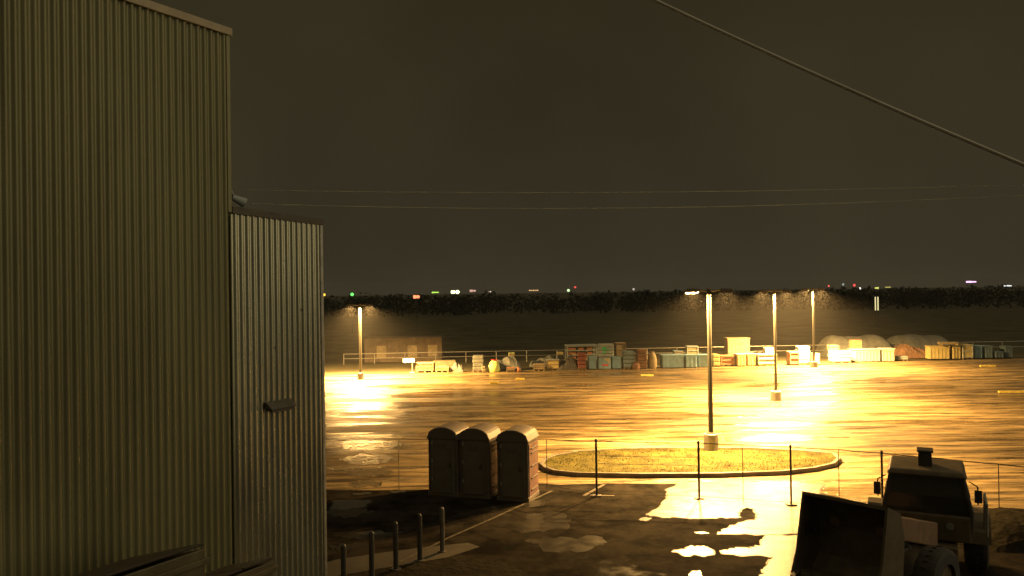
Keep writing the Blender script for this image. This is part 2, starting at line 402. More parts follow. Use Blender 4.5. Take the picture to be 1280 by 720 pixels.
# dark hooded vent on the wall
vz = 4.35
vh = MB()
tv0, tv1 = 1.02, 1.72
vh.prism([wp(tv0, vz, .03), wp(tv0, vz + .15, .03), wp(tv0, vz + .13, .10), wp(tv0, vz + .02, .24), wp(tv0, vz, .24)], wp(tv1, 0) - wp(tv0, 0))
v_ = vh.build('vent_hood', 'dtrim', bld, bevel=.01); vl = MB()
for q in range(4): vl.prism([wp(tv0 + .03, vz - .03 - q * .012, .05 + q * .05), wp(tv0 + .03, vz - .02 - q * .012, .08 + q * .05)] + [wp(tv0 + .03, vz - .01, .07 + q * .05)], wp(tv1 - .06, 0) - wp(tv0, 0))
vl.build('louvre', 'dark', v_)
# unlit flood light at the step of the roof line
fz = 8.58; fl_ = MB(); fl_.tube(wp(TS - .02, fz + .28, -.02), wp(TS - .12, fz + .1, .0), .02); fl_.tube(wp(TS - .02, 8.4, -.02), wp(TS - .02, fz + .3, -.02), .02)
fo = fl_.build('lamp_bracket', 'galv', bld)
fh = MB(); fh.tube(wp(TS - .06, fz + .08, .02), wp(TS - .30, fz - .02, .10), .055, .10); fh.build('flood_light', 'white', fo, smooth=False)
for tt in (.62, 1.4): dp = MB(); dp.tube(wp(tt, 7.0 - tt, .035), wp(tt, 7.0 - tt, .06), .02); dp.build('wall_bolt', 'dtrim', bld)

# ------------------------------------------------------------------ lamp posts
def area(name, loc, power, size, parent, tilt=0.0, tdir=None):
    li = bpy.data.lights.new(name, 'AREA'); li.shape = 'RECTANGLE'; li.size = size * 1.4; li.size_y = size; li.energy = power; li.color = LAMP; li.spread = R(165)
    o = bpy.data.objects.new(name, li); sc.collection.objects.link(o); o.parent = parent; o.location = loc
    o.rotation_euler = (tilt, 0, 0)
    return o
def lamp_post(px, py_base, top_py, label, power, arm, baser, baseh, tilts=(0, 0), polew=.082, sides=(-1, 1)):
    g = at(px, py_base); H = pd(px, top_py, g.y).z
    t = thing('lamp_post', label, 'lamp post', g, 0, 'double lamp posts on the wet lot')
    b = MB(); b.tube((0, 0, -.05), (0, 0, baseh), baser, baser * .97, 24); b.build('concrete_base', 'conc', t, bevel=.03)
    b = MB(); b.tube((0, 0, baseh), (0, 0, H - .02), polew, polew * .8, 16); b.build('pole', 'pole', t, smooth=False)
    b = MB(); b.box((0, 0, baseh + .02), (polew * 4, polew * 4, .04)); b.build('base_plate', 'dark', t)
    b = MB(); b.tube((0, 0, H - .02), (0, 0, H + .05), polew * 1.05); b.build('cap', 'head', t)
    for s, tl in zip(sides, tilts):
        b = MB(); b.tube((s * polew, 0, H - .06), (s * (arm - .25), 0, H - .02), .03, .03, 8); ar = b.build('arm', 'head', t)
        hm = Matrix.Rotation(tl, 4, 'X')
        b = MB(); b.box((s * arm, 0, H), (.52, .34, .10), mx=hm, taper=.8); hd = b.build('lamp_head', 'head', t, bevel=.02)
        dn = hm.to_3x3() @ Vector((0, 0, -1))
        c = Vector((s * arm, 0, H)) + dn * .056
        b = MB(); b.box(c, (.42, .26, .012), mx=hm); b.build('lens', 'lens', hd)
        b = MB()
        for q in (-1, 1): b.box(Vector((s * arm, 0, H)) + hm.to_3x3() @ Vector((0, q * .165, -.085)), (.52, .012, .08), mx=hm); b.box(Vector((s * arm, 0, H)) + hm.to_3x3() @ Vector((q * .25, 0, -.085)), (.012, .32, .08), mx=hm)
        b.build('visor', 'head', hd)
        area('light', c + dn * .02, power, .24, hd, tl)
    return t
lamp_post(889, 566, 362, 'nearest tall lamp post standing on the kerbed grass island', HEADS['near'], .70, .30, .80, (-.16, .0), .10)
lamp_post(970, 501, 363, 'lamp post with round concrete base beside the brightest reflection on the lot', HEADS['middle'], .70, .31, .60, (0, 0))
lamp_post(1017.5, 459, 361, 'thin far lamp post rising from the row of stacked goods', HEADS['far'], .70, .32, .50, (0, 0))
lamp_post(451, 474, 381, 'leftmost lamp post, alone near the corrugated building', HEADS['left'], .75, .26, .50, (0, 0), .11)
# far twin pole lit on the right horizon
t = thing('mast', 'short pair of lit upright poles beyond the lot below the horizon', 'mast', (pd(1096, 388, 135).x, 135, 0))
zt = pd(1096, 371, 135).z; zb = pd(1096, 388, 135).z
for dx in (-.22, .22):
    b = MB(); b.tube((dx, 0, -.05), (dx, 0, zb), .06, n=8); b.build('post', 'dark', t)
    b = MB(); b.tube((dx, 0, zb), (dx, 0, zt), .10, n=8); b.build('lit_tube', emis('lit_tube', (1, .85, .4), .9), t)

# ------------------------------------------------------------------ distant lights
for px, py, wpx, hpx, col, s, lab in (
    (404, 368.5, 5, 3, (1, .6, .05), 2, 'amber light just past the corner of the corrugated building'),
    (440, 368, 4, 4, (.15, 1, .15), 1.5, 'round green signal light above the leftmost lamp post'),
    (520.5, 371, 8, 4, (1, .25, .1), 1.6, 'red signal light on the horizon, lowest of the left-hand lights'),
    (544, 365.5, 9, 2.2, (.5, .9, .1), 1.0, 'flat yellow-green light right of the red signal light'),
    (569, 365, 11, 4.5, (.95, 1, .5), 2, 'widest pale lit sign on the left half of the horizon'),
    (591, 363.5, 8, 3, (.9, .5, .4), .6, 'dim pinkish sign right of the wide pale lit sign'),
    (612, 364.5, 4, 2, (1, .8, .6), .9, 'small white light between the pinkish sign and the amber streak'),
    (667, 363, 12, 1.6, (1, .6, .25), .7, 'thin amber streak of light on the middle of the horizon'),
    (710.5, 363, 3.5, 3.5, (.7, 1, .5), 1.0, 'small pale green light beside a tiny red one'),
    (719, 359, 2.5, 2.5, (1, .1, .08), 1.0, 'tiny red light above the small pale green light'),
    (792, 361.5, 4, 3, (.8, .7, .6), .5, 'faint white light left of the nearest lamp post'),
    (1036, 357.5, 3, 2.5, (1, .15, .1), .9, 'tiny red light right of the far lamp post'),
    (1054, 355.5, 3, 3, (.6, .7, .6), .4, 'faint grey light between two tiny red lights'),
    (1068, 356.5, 4, 3.5, (1, .1, .08), .9, 'larger red light left of the white spot'),
    (1075, 360.5, 4, 3, (1, .85, .8), 1.1, 'small white spot directly below the larger red light'),
    (1096, 360, 5, 2.5, (.9, .9, .2), .7, 'yellow-green light right above the pair of lit poles'),
    (1110, 359, 7, 1.6, (.9, .8, .2), .5, 'thin yellow dash right of the yellow-green light'),
    (1214, 352.3, 13, 2.4, (.9, .5, .9), 1.6, 'long pinkish white light highest on the right horizon'),
    (1259, 357.3, 11, 2.2, (.9, .95, .9), 1.0, 'row of white lights farthest right on the horizon'),
    (425, 450, 3, 3, (1, .1, .06), .12, 'very dim red light low behind the lot at left')):
    Y = 345 if py < 400 else 84
    if 366 < py < 400: Y = 136
    p = pd(px, py, Y); ww, hh = wpx * Y / F, hpx * Y / F
    t = thing('distant_light', lab, 'distant light', (p.x, Y, 0), 0, 'lights scattered along the horizon')
    b = MB(); b.tube((0, .2, -.05), (0, .2, p.z), .07, n=6); b.build('post', 'dark', t)
    b = MB(); b.box((0, .2, p.z), (ww + .1, .2, hh + .1)); b.build('housing', 'dark', t, bevel=.03)
    b = MB()
    if ww / hh < 1.6: b.tube((0, .09, p.z), (0, -.08, p.z), hh / 2, hh / 2.6, 14)
    else:
        nseg = max(2, int(ww / hh / 1.3)); b.box((0, .05, p.z), (ww, .06, hh * .35))
        for q in range(nseg): b.box((-ww / 2 + ww * (q + .5) / nseg, .0, p.z), (ww / nseg * random.uniform(.6, .95), .14, hh * random.uniform(.6, 1)))
    b.build('lamp', emis('distant_lamp', col, s * 1.3), t)

# ------------------------------------------------------------------ row of stored goods at the far edge
def cyln(b, *a): return b
def layered(b, w_, d_, h_, nl, jit=.02):
    hl = h_ / nl
    for q in range(nl): b.box((random.uniform(-jit, jit), random.uniform(-jit, jit), hl * (q + .5)), (w_ * random.uniform(.94, 1), d_ * .98, hl * .94), rz=random.uniform(-.02, .02))
def pallet(t, w_, d_):
    b = MB()
    for x in (-.42, 0, .42): b.box((x * w_, 0, .05), (.09 * w_, d_, .10))
    for q in range(5): b.box((0, (-.42 + .21 * q) * d_, .115), (w_, .13 * d_, .028))
    b.build('pallet', 'wood', t)
    return .13
def mound(w_, d_, h_, seed, rough=.25, flat=.0):
    rn = random.Random(seed); nx, ny = 22, 12; ph = [rn.uniform(0, 6.28) for _ in range(8)]
    b = MB(); vs = []
    for j in range(ny + 1):
        for i in range(nx + 1):
            u, v = i / nx * 2 - 1, j / ny * 2 - 1
            e = max(0, (1 - abs(u) ** (2.4 + flat * 6)) * (1 - abs(v) ** 2.4))
            z = e ** .6 * h_ * (1 - rough * .5 + rough * .5 * (math.sin(u * 5 + ph[0]) * .5 + math.sin(u * 11 + v * 4 + ph[1]) * .3 + math.sin(u * 23 + v * 9 + ph[2]) * .2 + rn.uniform(-.1, .1)))
            vs.append((u * w_ / 2, v * d_ / 2, max(-.02, z - .02)))
    fs = [(j * (nx + 1) + i, j * (nx + 1) + i + 1, (j + 1) * (nx + 1) + i + 1, (j + 1) * (nx + 1) + i) for j in range(ny) for i in range(nx)]
    return b.add(vs, fs)
def good(kind, name, cat, label, xa, xb, yt, yb, m, dz=0.0, d_=1.0, trim=None, m2=None, Y=None, group='goods stored in a row along the far edge of the lot'):
    """one stored item seen between pixels xa..xb, top yt; stands on the lot at yb, or at depth Y on height dz"""
    g = at((xa + xb) / 2, yb) if Y is None else pd((xa + xb) / 2, yb, Y)
    if Y is None: g.y += d_ / 2; g.x *= 1 + d_ / 2 / g.y; z0 = 0
    else: z0 = g.z
    Yf = g.y - d_ / 2
    w_ = (xb - xa) * Yf / F; h_ = pd((xa + xb) / 2, yt, Yf).z - z0
    t = thing(name, label, cat, (g.x, g.y, z0), random.uniform(-.09, .09) if kind != 'mound' else 0, group)
    if kind == 'stack':          # wrapped layers on a pallet
        h0 = pallet(t, w_, d_) if z0 < .3 else 0.0
        b = MB(); layered(b, w_, d_, h_ - h0, max(2, int((h_ - h0) / .28)))
        for v in b.v: v.z += h0
        b.build('load', m, t, bevel=.05)
    elif kind == 'crate':
        h0 = pallet(t, w_, d_) if z0 < .3 else 0.0
        b = MB(); b.box((0, 0, h0 + (h_ - h0) / 2), (w_ * .95, d_ * .95, h_ - h0 - .01)); b.build('box', m, t, bevel=.01)
        b = MB(); s_ = .07
        for x in (-1, 1):
            b.box((x * (w_ / 2 - s_ / 2), -d_ / 2 - .0, h0 + (h_ - h0) / 2), (s_, .06, h_ - h0))
            b.box((x * (w_ / 2 - s_ / 2), d_ / 2 - .0, h0 + (h_ - h0) / 2), (s_, .06, h_ - h0))
        for z in (h0 + .05, h0 + (h_ - h0) * .5, h_ - .05): b.box((0, -d_ / 2 - .012, z), (w_ - .02, .045, .07))
        b.build('frame', trim or 'wood', t)
        b = MB(); b.box((0, 0, h_ + .012), (w_ + .04, d_ + .04, .035)); b.build('lid', m2 or m, t)
    elif kind == 'bin':
        b = MB(); b.box((0, 0, (h_ - .08) / 2 + .04), (w_ * .94, d_ * .94, h_ - .10)); b.build('body', m, t, bevel=.03)
        b = MB(); nr = max(3, int(w_ / .28))
        for q in range(nr): b.box((-w_ / 2 + w_ * (q + .5) / nr, -d_ * .47 - .012, h_ * .47), (.045, .035, h_ * .78))
        b.box((0, -d_ * .47 - .008, h_ * .80), (w_ * .9, .03, .05)); b.build('rib', trim or m, t)
        b = MB(); b.box((0, 0, h_ - .045), (w_, d_, .07)); b.build('lid', m2 or m, t, bevel=.02)
        for x in (-.36, .36): b = MB(); b.box((x * w_, 0, .02), (.12, d_ * .9, .06)); b.build('skid', 'dark', t)
    elif kind == 'mound':
        mound(w_, d_, h_, int(xa), .45 if w_ < 4 else .16, 0 if w_ < 4 else .9).build('cover', m, t, smooth=False)
        if trim:
            b = MB()
            for q in range(3):
                x = (-.3 + .3 * q) * w_; b.box((x, -d_ * .36, h_ * .22), (.25, .2, .22), rz=random.uniform(0, 1))
            b.build('weight', trim, t)
    elif kind == 'lumber':
        b = MB(); nl = max(3, int(h_ / .12))
        for q in range(nl):
            ww = w_ * random.uniform(.75, 1)
            for y_ in (-.3, -.1, .1, .3): b.box((random.uniform(-.1, .1), y_ * d_, .08 + (h_ - .1) * (q + .5) / nl), (ww, d_ * .17, (h_ - .1) / nl * .8), rz=random.uniform(-.03, .03))
        b.build('board', m, t)
        b = MB()
        for x in (-.35, .35): b.box((x * w_, 0, .04), (.1, d_, .08))
        b.build('bearer', 'wood', t)
    elif kind == 'bag':
        b = MB(); nn = 12; pr = [(0, .8), (.12, 1), (.5, .98), (.78, .8), (.9, .5), (.97, .3), (1.0, .32)]; vs = []
        for z, r_ in pr:
            for q in range(nn):
                a = 6.283 * q / nn; c_, s2 = math.cos(a), math.sin(a); k_ = r_ * (1 + .06 * math.sin(3 * a + z * 9))
                vs.append((math.copysign(abs(c_) ** .7, c_) * w_ / 2 * k_, math.copysign(abs(s2) ** .7, s2) * d_ / 2 * k_, z * h_))
        fs = [(r_ * nn + q, r_ * nn + (q + 1) % nn, (r_ + 1) * nn + (q + 1) % nn, (r_ + 1) * nn + q) for r_ in range(len(pr) - 1) for q in range(nn)] + [tuple(range((len(pr) - 1) * nn, len(pr) * nn))]
        b.add(vs, fs); b.build('sack', m, t, smooth=True)
        b = MB(); b.tube((0, 0, h_ * .86), (0, 0, h_ * 1.0), w_ * .22, w_ * .3, 10); b.build('tied_neck', trim or m, t)
    elif kind == 'rack':
        b = MB()
        for x in (-1, 1):
            for y_ in (-1, 1): b.box((x * (w_ / 2 - .04), y_ * (d_ / 2 - .04), h_ / 2), (.08, .08, h_))
        b.build('post', m, t)
        b = MB(); ns_ = 4
        for q in range(ns_): b.box((0, 0, .05 + (h_ - .1) * q / (ns_ - 1)), (w_, d_, .07))
        b.build('shelf', m, t)
        b = MB()
        for q in range(ns_ - 1):
            for x in (-.3, -.02, .27): b.box((x * w_, 0, .09 + (h_ - .1) * q / (ns_ - 1) + .10), (w_ * random.uniform(.16, .25), d_ * .8, h_ / ns_ * .55))
        b.build('shelf_box', m2 or 'tan', t)
        b = MB(); b.box((0, 0, h_ + .03), (w_ + .1, d_ + .1, .05)); b.build('top_panel', m, t)
    elif kind == 'drums':
        b = MB()
        b.tube((0, 0, .03), (0, 0, h_), w_ / 2, w_ / 2, 18); b.build('body', m, t, bevel=.02)
        b = MB()
        for z in (.1, .4, .7, .97): b.tube((0, 0, h_ * z), (0, 0, h_ * z + .03), w_ / 2 + .012, n=18)
        b.build('hoop', trim or m, t)
    return t, w_, h_
G = good
# left part
t = thing('sign_board', 'small pale sign board on a post, leftmost of the far row', 'sign', at(515.5, 466), 0)
zs = pd(512, 450.5, t.location.y).z
b = MB(); b.tube((0, 0, -.02), (0, 0, zs + .1), .035, n=8); b.build('post', 'galv', t)
b = MB(); b.box((-.28, -.05, zs), (.98, .03, .34)); b.build('board', 'white', t, bevel=.01)
b = MB(); b.box((0, 0, .03), (.4, .4, .06)); b.build('foot', 'conc', t)
G('crate', 'brick_stack', 'crate', 'brown crate at the left end of the row, beside the sign board', 521, 543, 454, 465.5, 'dirt', trim='wood', m2='tan')
G('crate', 'crate', 'crate', 'low pinkish brown crate under the heap of planks', 545, 562, 459, 465.5, 'orange', m2='tan')
G('lumber', 'plank_stack', 'planks', 'loose stack of pale planks lying behind the low pinkish crate', 541, 570, 451, 462, 'tan', d_=1.4, Y=73)
G('mound', 'tarp_heap', 'heap', 'small grey covered heap right of the pale planks', 563, 580, 452, 465, 'grey')
G('stack', 'wrapped_pallet', 'pallet load', 'tall grey wrapped pallet load standing alone left of the lime bag', 591, 605, 444.5, 465, 'grey')
G('stack', 'carton', 'carton', 'small tan carton against the tall grey pallet load', 602, 607, 458, 465.7, 'tan', d_=.4)
G('bag', 'bulk_bag', 'bag', 'bright lime bulk bag with a red tied neck', 611, 625, 450, 465.5, 'lime', trim='bred')
G('mound', 'tarp_heap', 'heap', 'long folded grey tarp heap behind the lime bag', 616, 653, 443, 463, 'grey', d_=1.6)
G('crate', 'box', 'box', 'small green box sitting on the folded grey tarp heap', 636, 643, 441.5, 445.5, 'lime', Y=70.6, d_=.5)
G('crate', 'crate', 'crate', 'low orange crate in front of the folded grey tarp heap', 633, 643, 460, 465, 'orange', d_=.6)
G('bag', 'bulk_bag', 'bag', 'small pinkish sack beside the low orange crate', 645, 651, 459, 464.8, 'orange', d_=.5)
G('crate', 'crate', 'crate', 'short tan crate, left one of two before the dark tarp', 667, 681, 455.5, 463.5, 'tan', d_=.8)
G('crate', 'crate', 'crate', 'tan crate with a raised pale lid, right one of two before the dark tarp', 683, 699, 450, 463, 'yellow', d_=.8, m2='pale')
G('mound', 'tarp_heap', 'heap', 'humped grey heap behind the two tan crates', 660, 702, 443, 462, 'grey', d_=1.3, Y=72.5)
G('mound', 'tarp_heap', 'heap', 'smooth black tarp mound left of the tall centre cluster', 697, 727, 443, 463, 'dtarp', d_=1.8)
G('stack', 'carton', 'carton', 'tiny yellow carton above the shoulder of the black tarp mound', 696, 704, 440, 443, 'yellow', Y=72, d_=.5)
# central cluster
G('stack', 'wrapped_pallet', 'pallet load', 'dark red pallet load with a pale band in the centre cluster', 722, 732, 441, 463, 'red', trim='pale')
G('rack', 'shelving', 'shelving', 'pinkish white shelving full of boxes, top left of the centre cluster', 707, 745, 432, 449, 'white', Y=72.6, d_=1.2, m2='orange')
G('bin', 'storage_bin', 'bin', 'narrow blue-grey bin under the shelving in the centre cluster', 735, 745, 446, 462, 'blue')
tt, w_, h_ = G('bin', 'storage_bin', 'bin', 'grey bin with a red and yellow mark in the centre cluster', 747, 763, 446, 462, 'blue', m2='grey')
b = MB(); b.box((.05, -.51, h_ * .35), (.55, .012, .12)); b.build('red_mark', 'bred', tt)
b = MB(); b.add([(-.1, -.515, h_ * .85), (.45, -.515, h_ * .85), (.45, -.515, h_ * .5)], [(0, 1, 2)]); b.build('yellow_mark', 'yellow', tt)
G('bin', 'storage_bin', 'bin', 'plain blue-grey bin at the right foot of the centre cluster', 764.5, 776, 446, 461.5, 'blue')
tt, w_, h_ = G('stack', 'wrapped_pallet', 'pallet load', 'pale blue wrapped load with a green mark atop the centre cluster', 746.5, 767.5, 430, 445.6, 'pale', Y=70.0, d_=1.0)
b = MB()
for (x, z, w2, h2) in ((-.15, .68, .36, .2), (-.1, .45, .16, .42), (.2, .58, .18, .12)): b.box((x, -.53, h_ * z), (w2, .015, h2))
b.build('green_mark', 'green', tt)
G('crate', 'crate', 'crate', 'square tan crate at the top right of the centre cluster', 769, 781, 429, 445.6, 'tan', Y=70.4)
G('stack', 'wrapped_pallet', 'pallet load', 'dim grey pallet load right of the centre cluster', 778, 792, 439, 461.5, 'dblue')
G('stack', 'wrapped_pallet', 'pallet load', 'dim brown load with a ragged top right of the grey one', 796, 808, 437, 461.3, 'dirt')
G('bag', 'bulk_bag', 'bag', 'tall brown bulk bag left of the long blue-grey bins', 810, 821, 440, 461, 'tan')
G('bag', 'bulk_bag', 'bag', 'low slumped brown sack at the foot of the ragged load', 790, 800, 453, 462, 'dirt', d_=.5)
# right of it
G('bin', 'storage_bin', 'bin', 'long blue-grey bin with ribs, widest of the blue bins', 825.5, 854, 443.5, 460.3, 'blue', d_=1.2)
G('bin', 'storage_bin', 'bin', 'blue-grey bin right of the widest blue bin', 855, 870, 443.5, 460, 'blue', d_=1.2)
G('bin', 'storage_bin', 'bin', 'blue-grey bin partly behind the nearest lamp post', 871.5, 885, 443.5, 459.6, 'blue', d_=1.2)
G('crate', 'box', 'box', 'small flat blue box on top of the widest blue bin', 842, 853, 439, 443.3, 'blue', Y=72.2, d_=.7)
G('crate', 'crate', 'crate', 'tan open crate with a pale frame on the blue bins', 858, 872, 433, 443.3, 'tan', Y=72.2, d_=.8, trim='pale', m2='pale')
G('stack', 'wrapped_pallet', 'pallet load', 'narrow yellow pallet load just right of the nearest lamp post', 890, 898.5, 443, 458.8, 'yellow')
G('crate', 'crate', 'crate', 'orange crate between the narrow yellow load and the yellow bins', 899.5, 917, 445, 458, 'orange')
tt, w_, h_ = G('bin', 'container', 'container', 'tall beige container standing behind the yellow bins', 907, 936, 422.5, 452, 'tan', Y=75, d_=1.6)
G('bin', 'storage_bin', 'bin', 'yellow bin with a framed front, left of its twin', 918.5, 930.5, 442.5, 458, 'yellow', m2='pale')
G('bin', 'storage_bin', 'bin', 'yellow bin with level bands between its twin and the white box', 931.5, 943.5, 442, 457.6, 'yellow', m2='pale')
G('crate', 'crate', 'crate', 'wide white crate left of the middle lamp post', 944.5, 968.5, 443, 457.3, 'white', trim='yellow')
G('stack', 'wrapped_pallet', 'pallet load', 'white rounded load on top of the wide white crate', 955, 968.5, 434.5, 442.6, 'pale', Y=72.6, d_=.8)
G('crate', 'crate', 'crate', 'orange crate on a tan foot, left of the pale tall load', 985.5, 997, 440.5, 457, 'orange', m2='tan')
G('stack', 'wrapped_pallet', 'pallet load', 'tall pale load left of the far lamp post', 996, 1011, 433, 456, 'pale')
G('drums', 'drum', 'drum', 'pinkish upright drum left of the far lamp post', 1012.3, 1016.8, 441, 456.6, 'orange', d_=.33)
G('drums', 'drum', 'drum', 'pale upright drum right of the far lamp post', 1019, 1025, 442, 456.4, 'pale', d_=.45)
G('stack', 'wrapped_pallet', 'pallet load', 'wide pale load with one small pinkish load on it', 1037.5, 1061.5, 438.5, 454.3, 'pale')
G('stack', 'wrapped_pallet', 'pallet load', 'small pinkish load on top of the wide pale one', 1035.5, 1048, 431.5, 438.2, 'tan', Y=72.5, d_=.7)
G('bin', 'container', 'container', 'long pale container, widest of the right-hand row', 1063, 1098, 436.5, 452.8, 'white', d_=1.3)
G('crate', 'crate', 'crate', 'bright orange crate on top of the long pale container', 1063.5, 1075, 426, 436.3, 'orange', Y=73, d_=.8)
G('bin', 'storage_bin', 'bin', 'pale bin with a dark seam right of the long container', 1099.5, 1116.5, 435.5, 452.2, 'white', trim='yellow')
G('stack', 'wrapped_pallet', 'pallet load', 'very low white load right of the pale bins', 1119, 1132, 445.5, 451.5, 'white')
G('mound', 'dirt_heap', 'heap', 'reddish brown earth heap between the pale and the yellow bins', 1110, 1160, 430, 446, 'dirt', Y=76, d_=3)
G('mound', 'tarp_heap', 'heap', 'long low grey tarped pile behind the long pale container', 1024, 1112, 419, 444, 'grey', Y=79, d_=4)
G('mound', 'tarp_heap', 'heap', 'long low grey tarped pile behind the reddish earth heap', 1106, 1184, 418, 443, 'grey', Y=80, d_=4)
G('bin', 'storage_bin', 'bin', 'widest yellow bin of the three at right', 1159, 1185, 432.5, 449.5, 'yellow')
G('bin', 'storage_bin', 'bin', 'middle yellow bin of the three at right', 1186.5, 1198, 432, 449.2, 'yellow')
G('crate', 'crate', 'crate', 'yellow crate with a pale frame, last of the three at right', 1199.5, 1212.5, 431, 449, 'yellow', trim='pale')
G('lumber', 'plank_stack', 'planks', 'flat pinkish boards lying on the yellow bins', 1173, 1196, 427.5, 431.3, 'tan', Y=73, d_=.8)
G('bin', 'storage_bin', 'bin', 'dim blue-grey bin beside the framed yellow crate', 1214, 1224.5, 432, 448.5, 'blue')
G('bin', 'storage_bin', 'bin', 'second tall dim bin from the framed yellow crate', 1228, 1238, 432, 448.2, 'dblue')
G('bin', 'storage_bin', 'bin', 'short dim bin between two taller dim ones', 1239.5, 1251.5, 439.5, 448, 'dblue')
G('bin', 'storage_bin', 'bin', 'farthest right dim grey bin of the row', 1253, 1263, 432.5, 447.6, 'dblue')
# shipping container far left behind the lot
g = at(504, 452); b = None
t = thing('shipping_container', 'dim brown shipping container behind the lot at left', 'container', (g.x, g.y + 1.2, -.05))
L_ = (553 - 456) * g.y / F; H_ = pd(504, 421, g.y).z
b = MB(); b.box((0, 0, H_ / 2), (L_, 2.3, H_)); b.build('body', 'rust', t, bevel=.03)
b = MB()
for q in range(int(L_ / .28)): b.box((-L_ / 2 + .2 + q * .28, -1.16, H_ / 2), (.12, .05, H_ - .25))
b.build('side_rib', 'rust', t)
for x in (-.28, .12, .38): b = MB(); b.box((x * L_, -1.2, H_ * .42), (L_ * .12, .02, H_ * .5)); b.build('side_panel', 'tan', t)
# low post-and-rail behind the goods
t = thing('rail_fence', 'low pale rail fence running behind the stored goods', 'fence', (0, 0, 0))
a, c = pd(430, 470, 77), pd(1290, 470, 79)
b = MB(); b.tube((a.x, a.y, .95), (c.x, c.y, 1.15), .035, n=8); b.tube((a.x, a.y, .5), (c.x, c.y, .62), .025, n=8); b.build('rail', 'galv', t)
for q in range(24):
    p = a.lerp(c, q / 23); b = MB(); b.tube((p.x, p.y, -.06), (p.x, p.y, .98 + .2 * q / 23), .04, n=8); b.build('post', 'galv', t)
# wheel stops
for xa, xb, y, lab in ((801, 817, 470, 'yellow wheel stop in front of the tall brown bulk bag'), (645, 656, 474.5, 'yellow wheel stop in front of the pinkish sack'),
                       (612, 623, 479.5, 'wheel stop nearest to the lime bag'), (1225, 1245, 458.5, 'yellow wheel stop in front of the dim grey bins'),
                       (1248, 1290, 491, 'long yellow wheel stop cut by the right edge of the picture')):
    a, c = at(xa, y), at(xb, y)
    t = thing('wheel_stop', lab, 'wheel stop', (a + c) / 2, math.atan2(c.y - a.y, c.x - a.x), 'wheel stops on the far lot')
    L_ = (c - a).length; b = MB(); b.prism([(-L_ / 2, -.09, 0), (-L_ / 2, .09, 0), (-L_ / 2, .06, .13), (-L_ / 2, -.06, .13)], (L_, 0, 0)); b.build('block', 'ypaint', t, bevel=.02)

# ------------------------------------------------------------------ portable toilets
def arch(w_, h_, rise, y, n=14, x0=0):
    pts = [(x0 - w_ / 2, y, 0), (x0 + w_ / 2, y, 0)]
    for i in range(n + 1):
        a = i / n; x = w_ / 2 - w_ * a
        pts.append((x0 + x, y, h_ - rise + rise * math.sqrt(max(0, 1 - (2 * x / w_) ** 2)) ** 1.0))
    return pts
def toilet(px, py, label, door_m='door'):
    g = at(px, py); rz = R(-17.5 + random.uniform(-1.5, 1.5))
    t = thing('portable_toilet', label, 'portable toilet', g, rz, 'portable toilets in a row on the yard')
    W, D, H = 1.06, 1.14, 2.24
    # local origin is the middle of the front face's foot
    b = MB(); b.box((0, D / 2, .07), (W + .04, D + .02, .14)); b.build('skid_base', 'troof', t, bevel=.02)
    b = MB(); b.box((0, D / 2, .14 + 0.87), (W, D, 1.74), taper=.985); b.build('body', 'toilet', t, bevel=.03)
    b = MB(); pts = arch(W + .05, 2.28, .34, -.03); pts = [(p[0], p[1], max(p[2], 1.87)) for p in pts]
    b.prism(pts, (0, D + .07, 0)); rf = b.build('roof', 'troof', t, bevel=.02)
    b = MB(); b.prism(arch(W + .02, 2.25, .33, -.045)[2:] , (0, .03, 0)); b.build('roof_front', 'toilet', rf)
    # door: arched frame and recessed leaf
    fr = MB(); o_ = [(p[0], p[1], p[2] + .14) for p in arch(.80, 1.93, .17, -.035)]; i_ = [(p[0], p[1], p[2] + .18) for p in arch(.70, 1.85, .15, -.035)]
    nn = len(o_); vs = o_ + i_ + [(p[0], .02, p[2]) for p in o_] + [(p[0], .02, p[2]) for p in i_]
    fs = []
    for q in range(nn):
        j = (q + 1) % nn; fs += [(q, j, nn + j, nn + q), (2 * nn + q, 2 * nn + j, j, q), (nn + q, nn + j, 3 * nn + j, 3 * nn + q)]
    fr.add(vs, fs); fr.build('door_frame', 'grey' if door_m == 'frame' else 'toilet', t)
    b = MB(); b.prism([(p[0], p[1], p[2] + .18) for p in arch(.69, 1.84, .15, -.018)], (0, .03, 0)); dr_ = b.build('door', 'door', t)
    b = MB(); b.box((0, -.026, 1.66), (.42, .012, .20)); b.build('vent_panel', 'kerb', dr_, bevel=.01)
    b = MB(); b.box((.27, -.04, 1.05), (.05, .05, .16)); b.build('handle', 'dark', dr_, bevel=.01)
    for z in (.5, 1.1, 1.7):
        b = MB(); b.tube((-.37, -.045, z), (-.37, -.045, z + .12), .02, n=8); b.build('hinge', 'galv', dr_)
    for s in (-1, 1):      # side panels with moulded louvres
        b = MB(); b.box((s * (W / 2 + .008), D / 2, 1.0), (.02, D * .86, 1.66)); sp_ = b.build('side_panel', 'side', t, bevel=.008)
        for z in (.34, .72, 1.10, 1.52, 1.66):
            b = MB(); b.box((s * (W / 2 + .028), D / 2, z), (.045, D * .55, .045)); b.build('louvre', 'troof', sp_, bevel=.01)
    return t
toilet(554, 620.5, 'left portable toilet, its rounded door frame showing pale', 'frame')
toilet(593, 623, 'middle portable toilet of the three, right against the left one')
toilet(641, 627, 'right portable toilet standing apart beside the kerbed island')

